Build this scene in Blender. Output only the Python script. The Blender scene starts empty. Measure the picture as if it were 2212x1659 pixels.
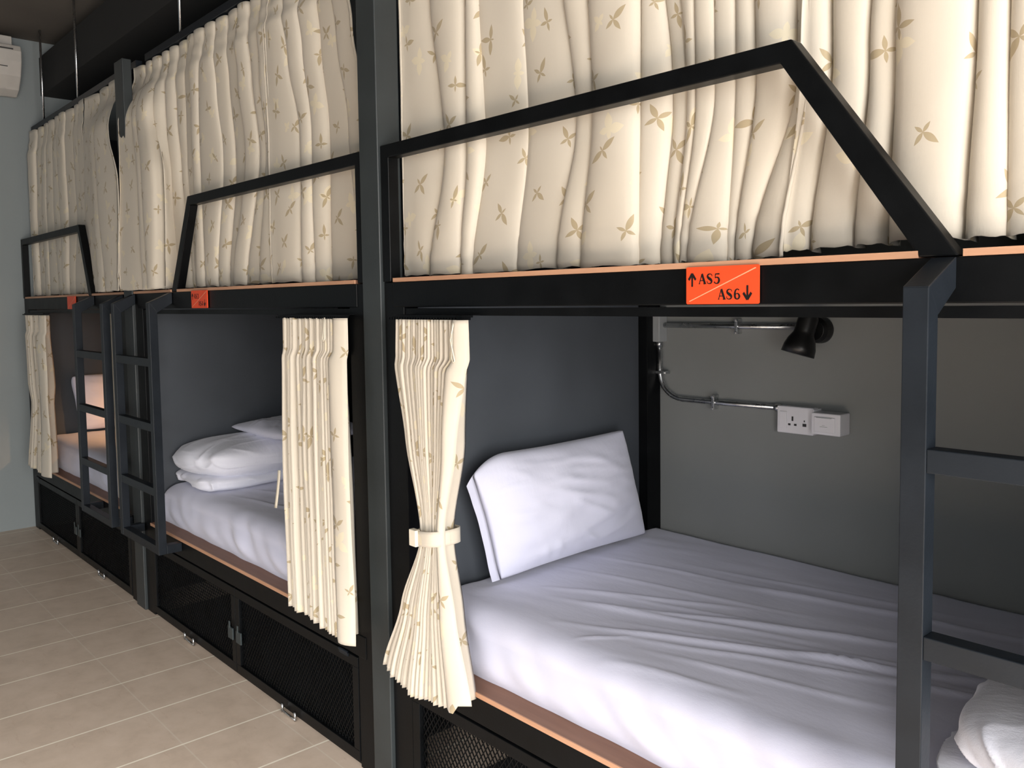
import bpy, bmesh, math, random
from mathutils import Vector, Matrix, noise
D = bpy.data
COL = bpy.context.scene.collection
PI = math.pi
Y0 = 1.307            # front plane of the bunks
YB = 2.38             # back wall of the bunks
ZC = 3.07             # ceiling height
rnd = random.Random(7)

# ------------------------------------------------------------------ node helper
class NT:
    def __init__(s, name):
        s.m = D.materials.new(name); s.m.use_nodes = True
        s.t = s.m.node_tree; s.n = s.t.nodes; s.l = s.t.links
        s.b = s.n['Principled BSDF']
    def new(s, typ, **kw):
        n = s.n.new(typ)
        for k, v in kw.items(): setattr(n, k, v)
        return n
    def put(s, sock, v):
        if isinstance(v, bpy.types.NodeSocket): s.l.new(v, sock)
        elif v is not None:
            try: sock.default_value = v
            except Exception: sock.default_value = (*v, 1.0)
    def math(s, op, a, b=None, c=None):
        n = s.new('ShaderNodeMath', operation=op)
        s.put(n.inputs[0], a)
        if b is not None: s.put(n.inputs[1], b)
        if c is not None: s.put(n.inputs[2], c)
        return n.outputs[0]
    def mix(s, f, a, b):
        n = s.new('ShaderNodeMix', data_type='RGBA')
        s.put(n.inputs[0], f); s.put(n.inputs[6], a); s.put(n.inputs[7], b)
        return n.outputs[2]
    def coord(s, kind='Object', scale=(1, 1, 1), rot=(0, 0, 0), loc=(0, 0, 0)):
        c = s.new('ShaderNodeTexCoord'); m = s.new('ShaderNodeMapping')
        s.l.new(c.outputs[kind], m.inputs[0])
        m.inputs['Scale'].default_value = scale; m.inputs['Rotation'].default_value = rot
        m.inputs['Location'].default_value = loc
        return m.outputs[0]
    def noise(s, vec, scale, detail=4, rough=.55):
        n = s.new('ShaderNodeTexNoise'); s.l.new(vec, n.inputs['Vector'])
        n.inputs['Scale'].default_value = scale; n.inputs['Detail'].default_value = detail
        n.inputs['Roughness'].default_value = rough
        return n.outputs[0]
    def ramp(s, f, stops):
        n = s.new('ShaderNodeValToRGB'); s.put(n.inputs[0], f)
        e = n.color_ramp.elements
        while len(e) < len(stops): e.new(.5)
        for q, (p, c) in zip(e, stops):
            q.position = p; q.color = (*c, 1) if len(c) == 3 else c
        return n.outputs[0]
    def bump(s, h, strength=.3, dist=.01):
        n = s.new('ShaderNodeBump'); s.put(n.inputs['Height'], h)
        n.inputs['Strength'].default_value = strength; n.inputs['Distance'].default_value = dist
        s.l.new(n.outputs[0], s.b.inputs['Normal'])
        return n
    def set(s, col=None, rough=None, metal=None, spec=None):
        if col is not None: s.put(s.b.inputs['Base Color'], (*col, 1) if isinstance(col, tuple) and len(col) == 3 else col)
        if rough is not None: s.put(s.b.inputs['Roughness'], rough)
        if metal is not None: s.put(s.b.inputs['Metallic'], metal)
        if spec is not None: s.put(s.b.inputs['Specular IOR Level'], spec)
        return s

def paint(name, col, rough=.45, var=.12, scale=9, bump=.06, spec=.5, metal=0):
    m = NT(name); v = m.coord('Object')
    f = m.noise(v, scale, 5)
    dark = tuple(c * (1 - var) for c in col); lite = tuple(min(1, c * (1 + var)) for c in col)
    m.set(m.ramp(f, [(.35, dark), (.65, lite)]), m.math('ADD', m.math('MULTIPLY', f, .15), rough - .07), metal, spec)
    m.bump(m.noise(v, scale * 14, 3), bump, .004)
    return m.m

M = {}
M['black'] = paint('black_frame_paint', (.0030, .0035, .0041), .40, .25, 12, .06, .16)
M['gun'] = paint('dark_grey_metal_paint', (.012, .0155, .0205), .38, .15, 10, .06, .22)
M['post'] = paint('grey_post_paint', (.028, .034, .036), .45, .12, 6, .06)
M['panel'] = paint('blue_grey_panel_paint', (.055, .063, .075), .6, .08, 4, .05)
M['plate'] = paint('dark_teal_latch_paint', (.03, .04, .043), .45)
M['chrome'] = paint('zinc_metal', (.62, .63, .64), .28, .1, 30, .05, .5, 1)
M['whiteplastic'] = paint('white_plastic', (.72, .72, .76), .35, .03, 5, .02)
M['boxgrey'] = paint('grey_box_paint', (.33, .35, .36), .5, .05)
M['lampblack'] = paint('satin_black_lamp', (.006, .006, .006), .38, .2, 20, .03)
M['acwhite'] = paint('aged_white_plastic', (.55, .52, .48), .4, .05)
M['void'] = paint('dark_net_and_shade', (.012, .012, .013), .8, .4, 90, .8)  # woven net, and the dark sheets painted as shade in the storage
M['sign'] = paint('orange_red_sign', (.80, .075, .018), .4, .04, 5, .01)
M['ink'] = paint('black_ink', (.006, .004, .004), .5)
M['signline'] = paint('pale_sign_line', (.75, .42, .25), .5)
M['slot'] = paint('socket_slot', (.02, .02, .02), .6)
M['frame'] = paint('aluminium_window_frame', (.5, .5, .5), .4)

def wallmat(name, col, var=.05):
    m = NT(name); v = m.coord('Object')
    f = m.noise(v, 1.6, 6)
    m.set(m.ramp(f, [(.3, tuple(c * (1 - var) for c in col)), (.7, tuple(c * (1 + var) for c in col))]), .85, 0, .25)
    m.bump(m.noise(v, 60, 4), .12, .004)
    return m.m
M['wall'] = wallmat('grey_green_wall_paint', (.27, .30, .305))
M['backwall'] = wallmat('grey_bunk_wall_paint', (.235, .245, .243))
M['ceil'] = wallmat('raw_concrete_ceiling', (.13, .115, .10), .12)
M['beam'] = wallmat('dark_painted_beam', (.03, .03, .03))

def woodmat(name, a, b):
    m = NT(name); v = m.coord('Object', (1.2, 14, 14))
    f = m.noise(v, 3, 6)
    m.set(m.ramp(f, [(.3, a), (.7, b)]), .5, 0, .4)
    return m.m
M['wood'] = woodmat('brown_plywood', (.21, .105, .066), (.27, .14, .088))
M['woodedge'] = woodmat('pale_plywood_edge', (.47, .25, .15), (.58, .33, .205))

def floormat():
    m = NT('beige_floor_tile'); v = m.coord('Object')
    sp = m.new('ShaderNodeSeparateXYZ'); m.l.new(v, sp.inputs[0])
    def line(s, off, w):
        a = m.math('PINGPONG', m.math('ADD', s, off), .15)     # 0 at lines every 0.3
        return m.math('LESS_THAN', a, w)
    gx = line(sp.outputs[0], 2.37 + 3.0, .0036)
    gy = m.math('MAXIMUM', m.math('LESS_THAN', m.math('PINGPONG', m.math('ADD', sp.outputs[1], -.965 + 6.0), .3), .0024), m.math('LESS_THAN', m.math('ABSOLUTE', m.math('SUBTRACT', sp.outputs[1], 1.266)), .0022))
    big = m.noise(v, 1.7, 3); mott = m.noise(v, 9, 6, .65); v2 = m.coord('Object', (2, 9, 1), (0, 0, .5))
    spot = m.noise(v2, 4, 5, .7)
    col = m.ramp(mott, [(.32, (.60, .475, .375)), (.5, (.68, .545, .435)), (.7, (.74, .60, .49))])
    col = m.mix(m.math('MULTIPLY', m.math('GREATER_THAN', spot, .63), .22), col, (.52, .36, .27, 1))
    col = m.mix(m.math('MULTIPLY', big, .35), col, (.60, .52, .43, 1))
    col = m.mix(m.math('MULTIPLY', gy, .35), col, (.80, .75, .64, 1))
    col = m.mix(gx, col, (.97, .90, .76, 1))
    m.set(col, m.math('ADD', m.math('MULTIPLY', mott, .2), .42), 0, .45)
    m.bump(m.math('SUBTRACT', mott, m.math('MULTIPLY', m.math('MAXIMUM', gx, gy), 1.2)), .08, .003)
    return m.m
M['floor'] = floormat()

def linen(name, col, bump=.12):
    m = NT(name); v = m.coord('Object')
    m.set(col, .9, 0, .2)
    m.b.inputs['Sheen Weight'].default_value = .25
    h = m.math('ADD', m.noise(m.coord('Object', (1, 2.2, 1)), 9, 6, .6), m.math('MULTIPLY', m.noise(v, 420, 2), .08))
    m.bump(h, bump, .02)
    return m.m
M['sheet'] = linen('white_cotton_sheet', (.63, .64, .78), .10)
M['pillow'] = linen('white_pillowcase', (.66, .67, .80), .10)
M['duvet'] = linen('white_duvet_cotton', (.76, .77, .86), .22)

# cream curtain with four-leaf gold sprigs (drawn in the cloth's own UV, metres)
def curtainmat():
    m = NT('cream_leaf_curtain')
    uv = m.new('ShaderNodeUVMap').outputs[0]
    def layer(cell, L0, wid, off, keep):
        vm = m.new('ShaderNodeMapping'); m.l.new(uv, vm.inputs[0])
        vm.inputs['Scale'].default_value = (1 / cell,) * 3; vm.inputs['Rotation'].default_value = (0, 0, .5 + off); vm.inputs['Location'].default_value = (off, off * 1.7, 0)
        fl = m.new('ShaderNodeVectorMath', operation='FLOOR'); m.l.new(vm.outputs[0], fl.inputs[0])
        fr = m.new('ShaderNodeVectorMath', operation='FRACTION'); m.l.new(vm.outputs[0], fr.inputs[0])
        wn = m.new('ShaderNodeTexWhiteNoise', noise_dimensions='3D'); m.l.new(fl.outputs[0], wn.inputs['Vector'])
        sc = m.new('ShaderNodeSeparateColor'); m.l.new(wn.outputs['Color'], sc.inputs[0])
        sp = m.new('ShaderNodeSeparateXYZ'); m.l.new(fr.outputs[0], sp.inputs[0])
        cx = m.math('ADD', m.math('MULTIPLY', sc.outputs[0], .42), .29)
        cy = m.math('ADD', m.math('MULTIPLY', sc.outputs[1], .42), .29)
        x = m.math('MULTIPLY', m.math('SUBTRACT', sp.outputs[0], cx), cell)
        y = m.math('MULTIPLY', m.math('SUBTRACT', sp.outputs[1], cy), cell)
        r = m.math('SQRT', m.math('ADD', m.math('MULTIPLY', x, x), m.math('MULTIPLY', y, y)))
        th = m.math('ADD', m.math('ADD', m.math('ARCTAN2', y, x), PI), m.math('MULTIPLY', sc.outputs[2], 6.28))
        q = m.math('DIVIDE', th, PI / 2)
        a = m.math('MULTIPLY', m.math('SUBTRACT', m.math('FRACT', q), .5), PI / 2)
        sec = m.math('FLOOR', m.math('MODULO', q, 4.0))
        w2 = m.new('ShaderNodeTexWhiteNoise', noise_dimensions='4D'); m.l.new(fl.outputs[0], w2.inputs['Vector']); m.l.new(sec, w2.inputs['W'])
        L = m.math('MULTIPLY', m.math('ADD', m.math('MULTIPLY', w2.outputs[0], .75), .30), L0)
        u = m.math('MULTIPLY', r, m.math('COSINE', a)); vv = m.math('ABSOLUTE', m.math('MULTIPLY', r, m.math('SINE', a)))
        lens = m.math('MULTIPLY', m.math('MULTIPLY', m.math('SINE', m.math('MULTIPLY', m.math('POWER', m.math('MINIMUM', m.math('DIVIDE', u, L), 1.0), .85), PI)), wid), L)
        leaf = m.math('LESS_THAN', vv, lens)
        return m.math('MULTIPLY', leaf, m.math('LESS_THAN', sc.outputs[2], keep))
    tan = layer(.118, .040, .17, 0.0, .95)
    pale = layer(.15, .042, .28, .43, .8)
    v = m.coord('UV')
    weave = m.noise(m.coord('UV', (900, 60, 1)), 1.0, 2)
    base = m.mix(m.noise(v, 3.0, 3), (.655, .59, .485, 1), (.71, .65, .555, 1))
    base = m.mix(m.math('MULTIPLY', weave, .18), base, (.58, .52, .42, 1))
    base = m.mix(m.math('MULTIPLY', pale, .45), base, (.84, .74, .50, 1))
    base = m.mix(m.math('MULTIPLY', tan, .8), base, (.40, .31, .17, 1))
    m.set(base, .75, 0, .3)
    m.b.inputs['Sheen Weight'].default_value = .15
    m.bump(m.math('ADD', m.math('MULTIPLY', weave, .5), m.noise(m.coord('UV'), 22, 4)), .12, .004)
    tr = m.new('ShaderNodeBsdfTranslucent'); m.l.new(base, tr.inputs[0])
    mx = m.new('ShaderNodeMixShader'); mx.inputs[0].default_value = .09
    out = m.n['Material Output']
    m.l.new(m.b.outputs[0], mx.inputs[1]); m.l.new(tr.outputs[0], mx.inputs[2]); m.l.new(mx.outputs[0], out.inputs[0])
    return m.m
M['curtain'] = curtainmat()
def tapemat():
    m = NT('cream_tape'); m.set((.74, .68, .56), .8); return m.m
M['tape'] = tapemat()

# ------------------------------------------------------------------ mesh helper
class MB:
    def __init__(s): s.v = []; s.f = []; s.uv = None; s.smooth = False
    def box(s, x0, x1, y0, y1, z0, z1):
        b = len(s.v)
        s.v += [(x, y, z) for z in (z0, z1) for y in (y0, y1) for x in (x0, x1)]
        s.f += [tuple(b + i for i in q) for q in ((0, 2, 3, 1), (4, 5, 7, 6), (0, 1, 5, 4), (2, 6, 7, 3), (0, 4, 6, 2), (1, 3, 7, 5))]
        return s
    def prism(s, pts, y0, y1, axis='y'):
        """closed outline of 2D points, extruded along an axis"""
        b = len(s.v); n = len(pts)
        def P(p, t):
            return {'y': (p[0], t, p[1]), 'x': (t, p[0], p[1]), 'z': (p[0], p[1], t)}[axis]
        s.v += [P(p, y0) for p in pts] + [P(p, y1) for p in pts]
        s.f += [tuple(b + i for i in range(n)), tuple(b + n + i for i in reversed(range(n)))]
        s.f += [(b + i, b + n + i, b + n + (i + 1) % n, b + (i + 1) % n) for i in range(n)]
        return s
    def strip(s, A, B, y0, y1):
        """bar bounded by two open polylines A (outer) and B (inner) in xz, from y0 to y1"""
        b = len(s.v); n = len(A)
        for a, c in zip(A, B):
            s.v += [(a[0], y0, a[1]), (c[0], y0, c[1]), (c[0], y1, c[1]), (a[0], y1, a[1])]
        for i in range(n - 1):
            for j in range(4):
                k = (j + 1) % 4
                s.f.append((b + 4 * i + j, b + 4 * i + k, b + 4 * i + 4 + k, b + 4 * i + 4 + j))
        s.f += [(b, b + 3, b + 2, b + 1), tuple(b + 4 * (n - 1) + q for q in (0, 1, 2, 3))]
        return s
    def tube(s, pts, r, seg=12, cap=True, radii=None):
        pts = [Vector(p) for p in pts]; n = len(pts); b = len(s.v)
        t0 = (pts[1] - pts[0]).normalized()
        up = Vector((0, 0, 1)) if abs(t0.z) < .9 else Vector((1, 0, 0))
        nrm = t0.cross(up).normalized()
        for i, p in enumerate(pts):
            t = (pts[min(i + 1, n - 1)] - pts[max(i - 1, 0)]).normalized()
            nrm = (nrm - t * nrm.dot(t)).normalized(); bi = t.cross(nrm)
            rr = radii[i] if radii else r
            for k in range(seg):
                a = 2 * PI * k / seg
                s.v.append(tuple(p + (nrm * math.cos(a) + bi * math.sin(a)) * rr))
        for i in range(n - 1):
            for k in range(seg):
                k2 = (k + 1) % seg
                s.f.append((b + i * seg + k, b + i * seg + k2, b + (i + 1) * seg + k2, b + (i + 1) * seg + k))
        if cap:
            s.f.append(tuple(b + k for k in reversed(range(seg))))
            s.f.append(tuple(b + (n - 1) * seg + k for k in range(seg)))
        return s
    def grid(s, P, nu, nv, UV=None, closeu=False):
        b = len(s.v)
        for j in range(nv):
            for i in range(nu): s.v.append(tuple(P(i, j)))
        if UV is not None:
            if s.uv is None: s.uv = {}
            for j in range(nv):
                for i in range(nu): s.uv[b + j * nu + i] = UV(i, j)
        for j in range(nv - 1):
            for i in range(nu - 1 + (1 if closeu else 0)):
                i2 = (i + 1) % nu
                s.f.append((b + j * nu + i, b + j * nu + i2, b + (j + 1) * nu + i2, b + (j + 1) * nu + i))
        return s
    def build(s, name, mat, parent=None, smooth=False, bevel=0, sub=0, solid=0, loc=None):
        me = D.meshes.new(name); me.from_pydata(s.v, [], s.f)
        if s.uv:
            l = me.uv_layers.new(name='UVMap')
            for lp in me.loops: l.data[lp.index].uv = s.uv.get(lp.vertex_index, (0, 0))
        bm = bmesh.new(); bm.from_mesh(me)
        bmesh.ops.recalc_face_normals(bm, faces=bm.faces); bm.to_mesh(me); bm.free()
        me.materials.append(M[mat] if isinstance(mat, str) else mat)
        if smooth:
            for p in me.polygons: p.use_smooth = True
        o = D.objects.new(name, me); COL.objects.link(o)
        if loc: o.location = loc
        if solid:
            d = o.modifiers.new('Solid', 'SOLIDIFY'); d.thickness = solid; d.offset = 0
        if bevel:
            d = o.modifiers.new('Bevel', 'BEVEL'); d.width = bevel; d.segments = 2; d.limit_method = 'ANGLE'
        if sub:
            d = o.modifiers.new('Sub', 'SUBSURF'); d.levels = sub; d.render_levels = sub
        if parent:
            o.parent = parent; o.matrix_parent_inverse = Matrix.Translation(parent.location).inverted()
        return o

def tag(o, label=None, cat=None, group=None, kind=None):
    if label: o['label'] = label
    if cat: o['category'] = cat
    if group: o['group'] = group
    if kind: o['kind'] = kind
    return o
def empty(name, loc, label, cat, group=None):
    o = D.objects.new(name, None); COL.objects.link(o); o.location = loc; o.empty_display_size = .1
    return tag(o, label, cat, group)
def box(*a): return MB().box(*a)

# ------------------------------------------------------------------ the room
XL, XR, YF = -6.05, 1.75, -1.55
def struct(mb, name, mat, label=None, **k): return tag(mb.build(name, mat, **k), label, None, None, 'structure')
struct(box(XL - .1, XR + .1, YF - .1, YB + .1, -.1, 0), 'floor', 'floor', 'beige tiled floor with pale grout lines')
struct(box(XL - .1, XR + .1, YF - .1, YB + .1, ZC, ZC + .1), 'ceiling', 'ceil', 'dark bare concrete ceiling')
struct(box(XL - .1, XL, YF - .1, YB + .1, 0, ZC), 'wall_left', 'wall', 'grey green wall at the far end of the room')
struct(box(XL, XR, YB, YB + .1, 0, ZC), 'wall_back', 'backwall', 'grey wall behind the bunk beds')
struct(box(.06, XR, Y0, Y0 + .1, 0, ZC), 'wall_partition', 'wall', 'wall beside the end of the bunk row')
# front wall (behind the camera) with a wide window, right wall with a glazed door
WX0, WX1, WZ0, WZ1 = -.7, 1.45, .03, 2.15
fw = MB(); EX0, EX1 = -5.75, -4.75
fw.box(XL, EX0, YF - .1, YF, 0, ZC).box(EX0, EX1, YF - .1, YF, 2.05, ZC).box(EX1, WX0, YF - .1, YF, 0, ZC).box(WX1, XR, YF - .1, YF, 0, ZC).box(WX0, WX1, YF - .1, YF, 0, WZ0).box(WX0, WX1, YF - .1, YF, WZ1, ZC)
struct(fw, 'wall_front', 'wall', 'wall opposite the bunk beds')
DY0, DY1, DZ1 = -1.35, .85, 2.3
rw = MB()
rw.box(XR, XR + .1, YF, DY0, 0, ZC).box(XR, XR + .1, DY1, Y0 + .1, 0, ZC).box(XR, XR + .1, DY0, DY1, DZ1, ZC)
struct(rw, 'wall_right', 'wall', 'wall at the bright end of the room')
wf = MB()
for x in (WX0, WX0 + .75, WX0 + 1.5, WX1 - .05): wf.box(x, x + .05, YF - .08, YF - .02, WZ0, WZ1)
wf.box(WX0, WX1, YF - .08, YF - .02, WZ0, WZ0 + .05).box(WX0, WX1, YF - .08, YF - .02, WZ1 - .05, WZ1)
struct(wf, 'window_1', 'frame', 'grey framed glass front opposite the bunks')
df = MB()
for y in (DY0, -.12, DY1 - .05): df.box(XR + .02, XR + .08, y, y + .05, .05, DZ1)
df.box(XR + .02, XR + .08, DY0, DY1, 0, .05).box(XR + .02, XR + .08, DY0, DY1, DZ1 - .05, DZ1)
struct(df, 'door_1', 'frame', 'grey framed open balcony doorway')
d2 = MB().box(EX0, EX0 + .05, YF - .08, YF + .01, 0, 2.05).box(EX1 - .05, EX1, YF - .08, YF + .01, 0, 2.05).box(EX0 + .05, EX1 - .05, YF - .08, YF + .01, 2.0, 2.05)
struct(d2, 'added_doorway', 'frame', 'unseen grey framed doorway added near the far end for its light')  # unseen doorway, added to brighten the lower end wall
# dark beam under the ceiling, running over the bunks
struct(box(XL, XR, 1.464, 1.78, 2.735, 2.97), 'trim_1', 'beam', 'dark beam running under the ceiling above the bunks')

# ------------------------------------------------------------------ bunk beds
def bunk(x0, x1, lad, vert, peak, foot, hand, label):
    """x0..x1 extent; lad=(xa,xb) ladder; guard: upright at vert, peak x, foot x; hand=+1 slope to the right"""
    yb = YB - .004
    R = empty('bunk_bed', ((x0 + x1) / 2, Y0, 0), label, 'bunk bed', 'black metal bunk beds standing in a row')
    w = .045
    for side, a in (('l', x0), ('r', x1 - .09)):
        zt = 2.50
        box(a, a + .09, Y0 + .002, Y0 + .05, 0.0, 1.4555).build('front_post', 'black', R, bevel=.002)
        bx = a + .075 if side == 'l' else a - .025
        box(bx, bx + .04, yb - .072, yb, 0, zt).build('back_post', 'black', R, bevel=.002)
    # end panels just inside the posts
    for a in (x0 + .055, x1 - .063):
        box(a, a + .02 if a > (x0 + x1) / 2 else x0 + .075, Y0 + .05, yb, .30, 1.39).build('end_panel', 'panel', R)
        box(a, a + .02 if a > (x0 + x1) / 2 else x0 + .075, 1.43, yb, 1.47, 2.49).build('upper_end_panel', 'panel', R)
    i0, i1 = x0 + .09, x1 - .09
    # upper deck
    box(i0 - .045, i1 + .045, Y0 - .001, Y0 + .03, 1.388, 1.4555).build('fascia_beam', 'black', R, bevel=.002)
    box(i0, i1, Y0 + .006, Y0 + .026, 1.366, 1.384).build('curtain_track', 'black', R)
    box(i0, i1, Y0 + .031, yb, 1.40, 1.452).build('deck_frame', 'black', R)
    segs = []
    if hand > 0: segs = [(x0 + .05, foot[0] - .004), (foot[1] + .006, x1 - .0)]
    else: segs = [(x0 + .0, foot[0] - .004), (foot[1] + .006, x1 - .05)]
    bd = MB(); be = MB()
    for a, b in segs:
        be.box(a, b, Y0 - .0035, Y0 + .0005, 1.4557, 1.4665)
        bd.box(a, b, Y0 + .0005, Y0 + .06, 1.4557, 1.4665)
    bo = bd.build('upper_board', 'wood', R); be.build('board_edge', 'woodedge', bo)
    box(i0, i1, Y0 + .061, yb - .075, 1.4557, 1.464).build('net_base', 'void', R)
    # guard rail: bent square tube
    t = .036; zt = 1.826
    v0 = vert
    if hand > 0:
        A = [(v0, 1.457), (v0, zt), (peak, zt), (foot[1], 1.457)]
        B = [(v0 + t, 1.457), (v0 + t, zt - t), (peak - .020, zt - t), (foot[0] - .002, 1.457)]
    else:
        A = [(v0, 1.457), (v0, zt), (peak, zt), (foot[0], 1.457)]
        B = [(v0 - t, 1.457), (v0 - t, zt - t), (peak + .020, zt - t), (foot[1] + .002, 1.457)]
    MB().strip(A, B, Y0 - .002, Y0 + .032).build('guard_rail', 'black', R, bevel=.0025)
    # lower bed board
    b2 = box(i0, i1, Y0 + .0005, yb, .413, .425).build('lower_board', 'wood', R)
    box(i0, i1, Y0 - .003, Y0 + .0005, .413, .425).build('board_edge', 'woodedge', b2)
    box(i0 - .045, i1 + .045, Y0 - .001, Y0 + .03, .346, .4128).build('base_beam', 'black', R, bevel=.002)
    box(i0, i1, Y0 + .012, Y0 + .03, .0, .03).build('base_rail', 'black', R)
    # storage doors with expanded mesh
    mid = (i0 + i1) / 2
    for k, (a, b) in enumerate(((i0 + .003, mid - .002), (mid + .002, i1 - .003))):
        z0, z1, f = .016, .338, .032
        dm = MB().box(a, b, Y0, Y0 + .02, z0, z0 + f).box(a, b, Y0, Y0 + .02, z1 - f, z1).box(a, a + f, Y0, Y0 + .02, z0 + f, z1 - f).box(b - f, b, Y0, Y0 + .02, z0 + f, z1 - f)
        dr = dm.build('storage_door', 'black', R, bevel=.0015)
        mm = MB(); xa, xb, za, zb = a + f, b - f, z0 + f, z1 - f
        sw, sh = .018, .025       # diamond half steps
        H = zb - za; slope = sh / sw; run = H / slope
        for dirn in (1, -1):
            c = xa - run
            while c < xb:
                xs, xe, zs, ze = c, c + run, za, zb
                if xs < xa: zs += (xa - xs) * slope; xs = xa
                if xe > xb: ze -= (xe - xb) * slope; xe = xb
                if xe > xs + .002:
                    if dirn < 0: zs, ze = zb - (zs - za), zb - (ze - za)
                    bb = len(mm.v); y = Y0 + .008 + (.0015 if dirn < 0 else 0); th = .0017
                    mm.v += [(xs, y, zs - th), (xs, y, zs + th), (xe, y, ze + th), (xe, y, ze - th),
                             (xs, y + .003, zs - th), (xs, y + .003, zs + th), (xe, y + .003, ze + th), (xe, y + .003, ze - th)]
                    mm.f += [tuple(bb + q for q in g) for g in ((0, 1, 2, 3), (4, 7, 6, 5), (1, 5, 6, 2), (0, 3, 7, 4))]
                c += sw
        mm.build('wire_mesh', 'black', dr)
        # latch plate and its staple at the meeting stile
        px = b - .055 if k == 0 else a + .012
        MB().box(px, px + .042, Y0 - .006, Y0 - .0005, .135, .180).box(px + .016, px + .026, Y0 - .010, Y0 - .006, .178, .205).build('latch_plate', 'plate', dr, bevel=.001)
        # floor bolt
        cx = a + (b - a) * (.5 if k else .5)
        bl = MB(); 
        for q in (-.045, .045): bl.tube([(cx + q, Y0 - .012, .004), (cx + q, Y0 - .012, .034)], .0045, 10)
        bl.tube([(cx - .05, Y0 - .014, .010), (cx + .05, Y0 - .014, .010)], .0035, 8)
        bl.build('floor_bolt', 'chrome', dr, smooth=True)
        hx = a + .02 if k == 0 else b - .10
        MB().box(hx, hx + .05, Y0 - .004, Y0 - .0005, .328, .344).tube([(hx, Y0 - .004, .341), (hx + .05, Y0 - .004, .341)], .004, 8).build('door_hinge', 'gun', dr)
    box(i0, i1, Y0 + .45, Y0 + .46, 0, .41).box(i0, i1, Y0 + .031, Y0 + .45, .001, .008).box(i0, i1, Y0 + .031, Y0 + .45, .402, .412).build('storage_shade_sheets', 'void', R)  # dark sheets added so the storage inside looks shaded
    # curtain rail on top
    box(x0 - .0, x1 + .0, 1.395, 1.425, 2.498, 2.53).build('top_rail', 'gun', R, bevel=.002)
    # ladder
    L = empty('ladder', (lad[0], 1.21, 0), None, None); L.parent = R; L.matrix_parent_inverse = Matrix.Translation(R.location).inverted()
    yl0, yl1, tw = 1.21, 1.243, .036
    Lw = MB()
    for xx in (lad[0], lad[1] - tw):
        pr = MB().box(xx, xx + tw, yl0, yl1, .374, 1.412)
        pr.build('side_rail', 'gun', L, bevel=.0015)
        # slanted arm at the top and level arm at the foot
        MB().prism([(yl0, 1.4125), (Y0 - .002, 1.4555), (Y0 - .002, 1.410), (yl1, 1.372)], xx - .0002, xx + tw + .0002, 'x').build('top_bracket', 'gun', L, bevel=.0015)
        MB().box(xx, xx + tw, yl1, Y0 - .002, .374, .410).build('foot_bracket', 'gun', L, bevel=.0015)
    for z in (1.152, .884, .616, .374):
        MB().box(lad[0] + tw, lad[1] - tw, yl0 + .001, yl1 - .001, z, z + .034).build('rung', 'gun', L, bevel=.0015)
    return R

U1 = (-1.975, -.045); U2 = (-3.99, -2.07); U3 = (-6.03, -4.105)
bunk(U1[0], U1[1], (-.52, -.05), -1.9745, -.750, (-.535, -.481), 1, 'nearest black bunk bed, with the tied curtain and made bed below')
bunk(U2[0], U2[1], (-4.01, -3.53), -2.0705, -3.332, (-3.534, -3.480), -1, 'middle black bunk bed, with a folded duvet on its lower bed')
bunk(U3[0], U3[1], (-4.612, -4.135), -6.0295, -4.790, (-4.668, -4.616), 1, 'farthest black bunk bed, against the end wall, lit warm inside')

# grey columns covering the joints
for a, b, lb in ((-2.068, -1.977, 'tall grey steel column between the nearest and middle bunks'),
                 (-4.103, -3.992, 'far grey steel column between the middle and farthest bunks')):
    tag(box(a, b, Y0 - .010, Y0 + (.066 if a > -3 else .03), 0, 2.76 if a > -3 else 2.497).build('steel_column', 'post', bevel=.003), lb, 'column', 'grey steel columns between bunks')

# threaded hanger rods
for x, lb in ((-5.78, 'hanger rod nearest the far wall, leftmost of the thin rods'), (-5.07, 'second thin hanger rod from the far wall'), (-3.60, 'third thin hanger rod, above the middle bunk')):
    tag(MB().tube([(x, 1.4102, 2.531), (x, 1.4102, ZC)], .0065, 10).build('hanger_rod', 'chrome', smooth=True), lb, 'rod', 'threaded rods hanging the curtain rails')

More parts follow.
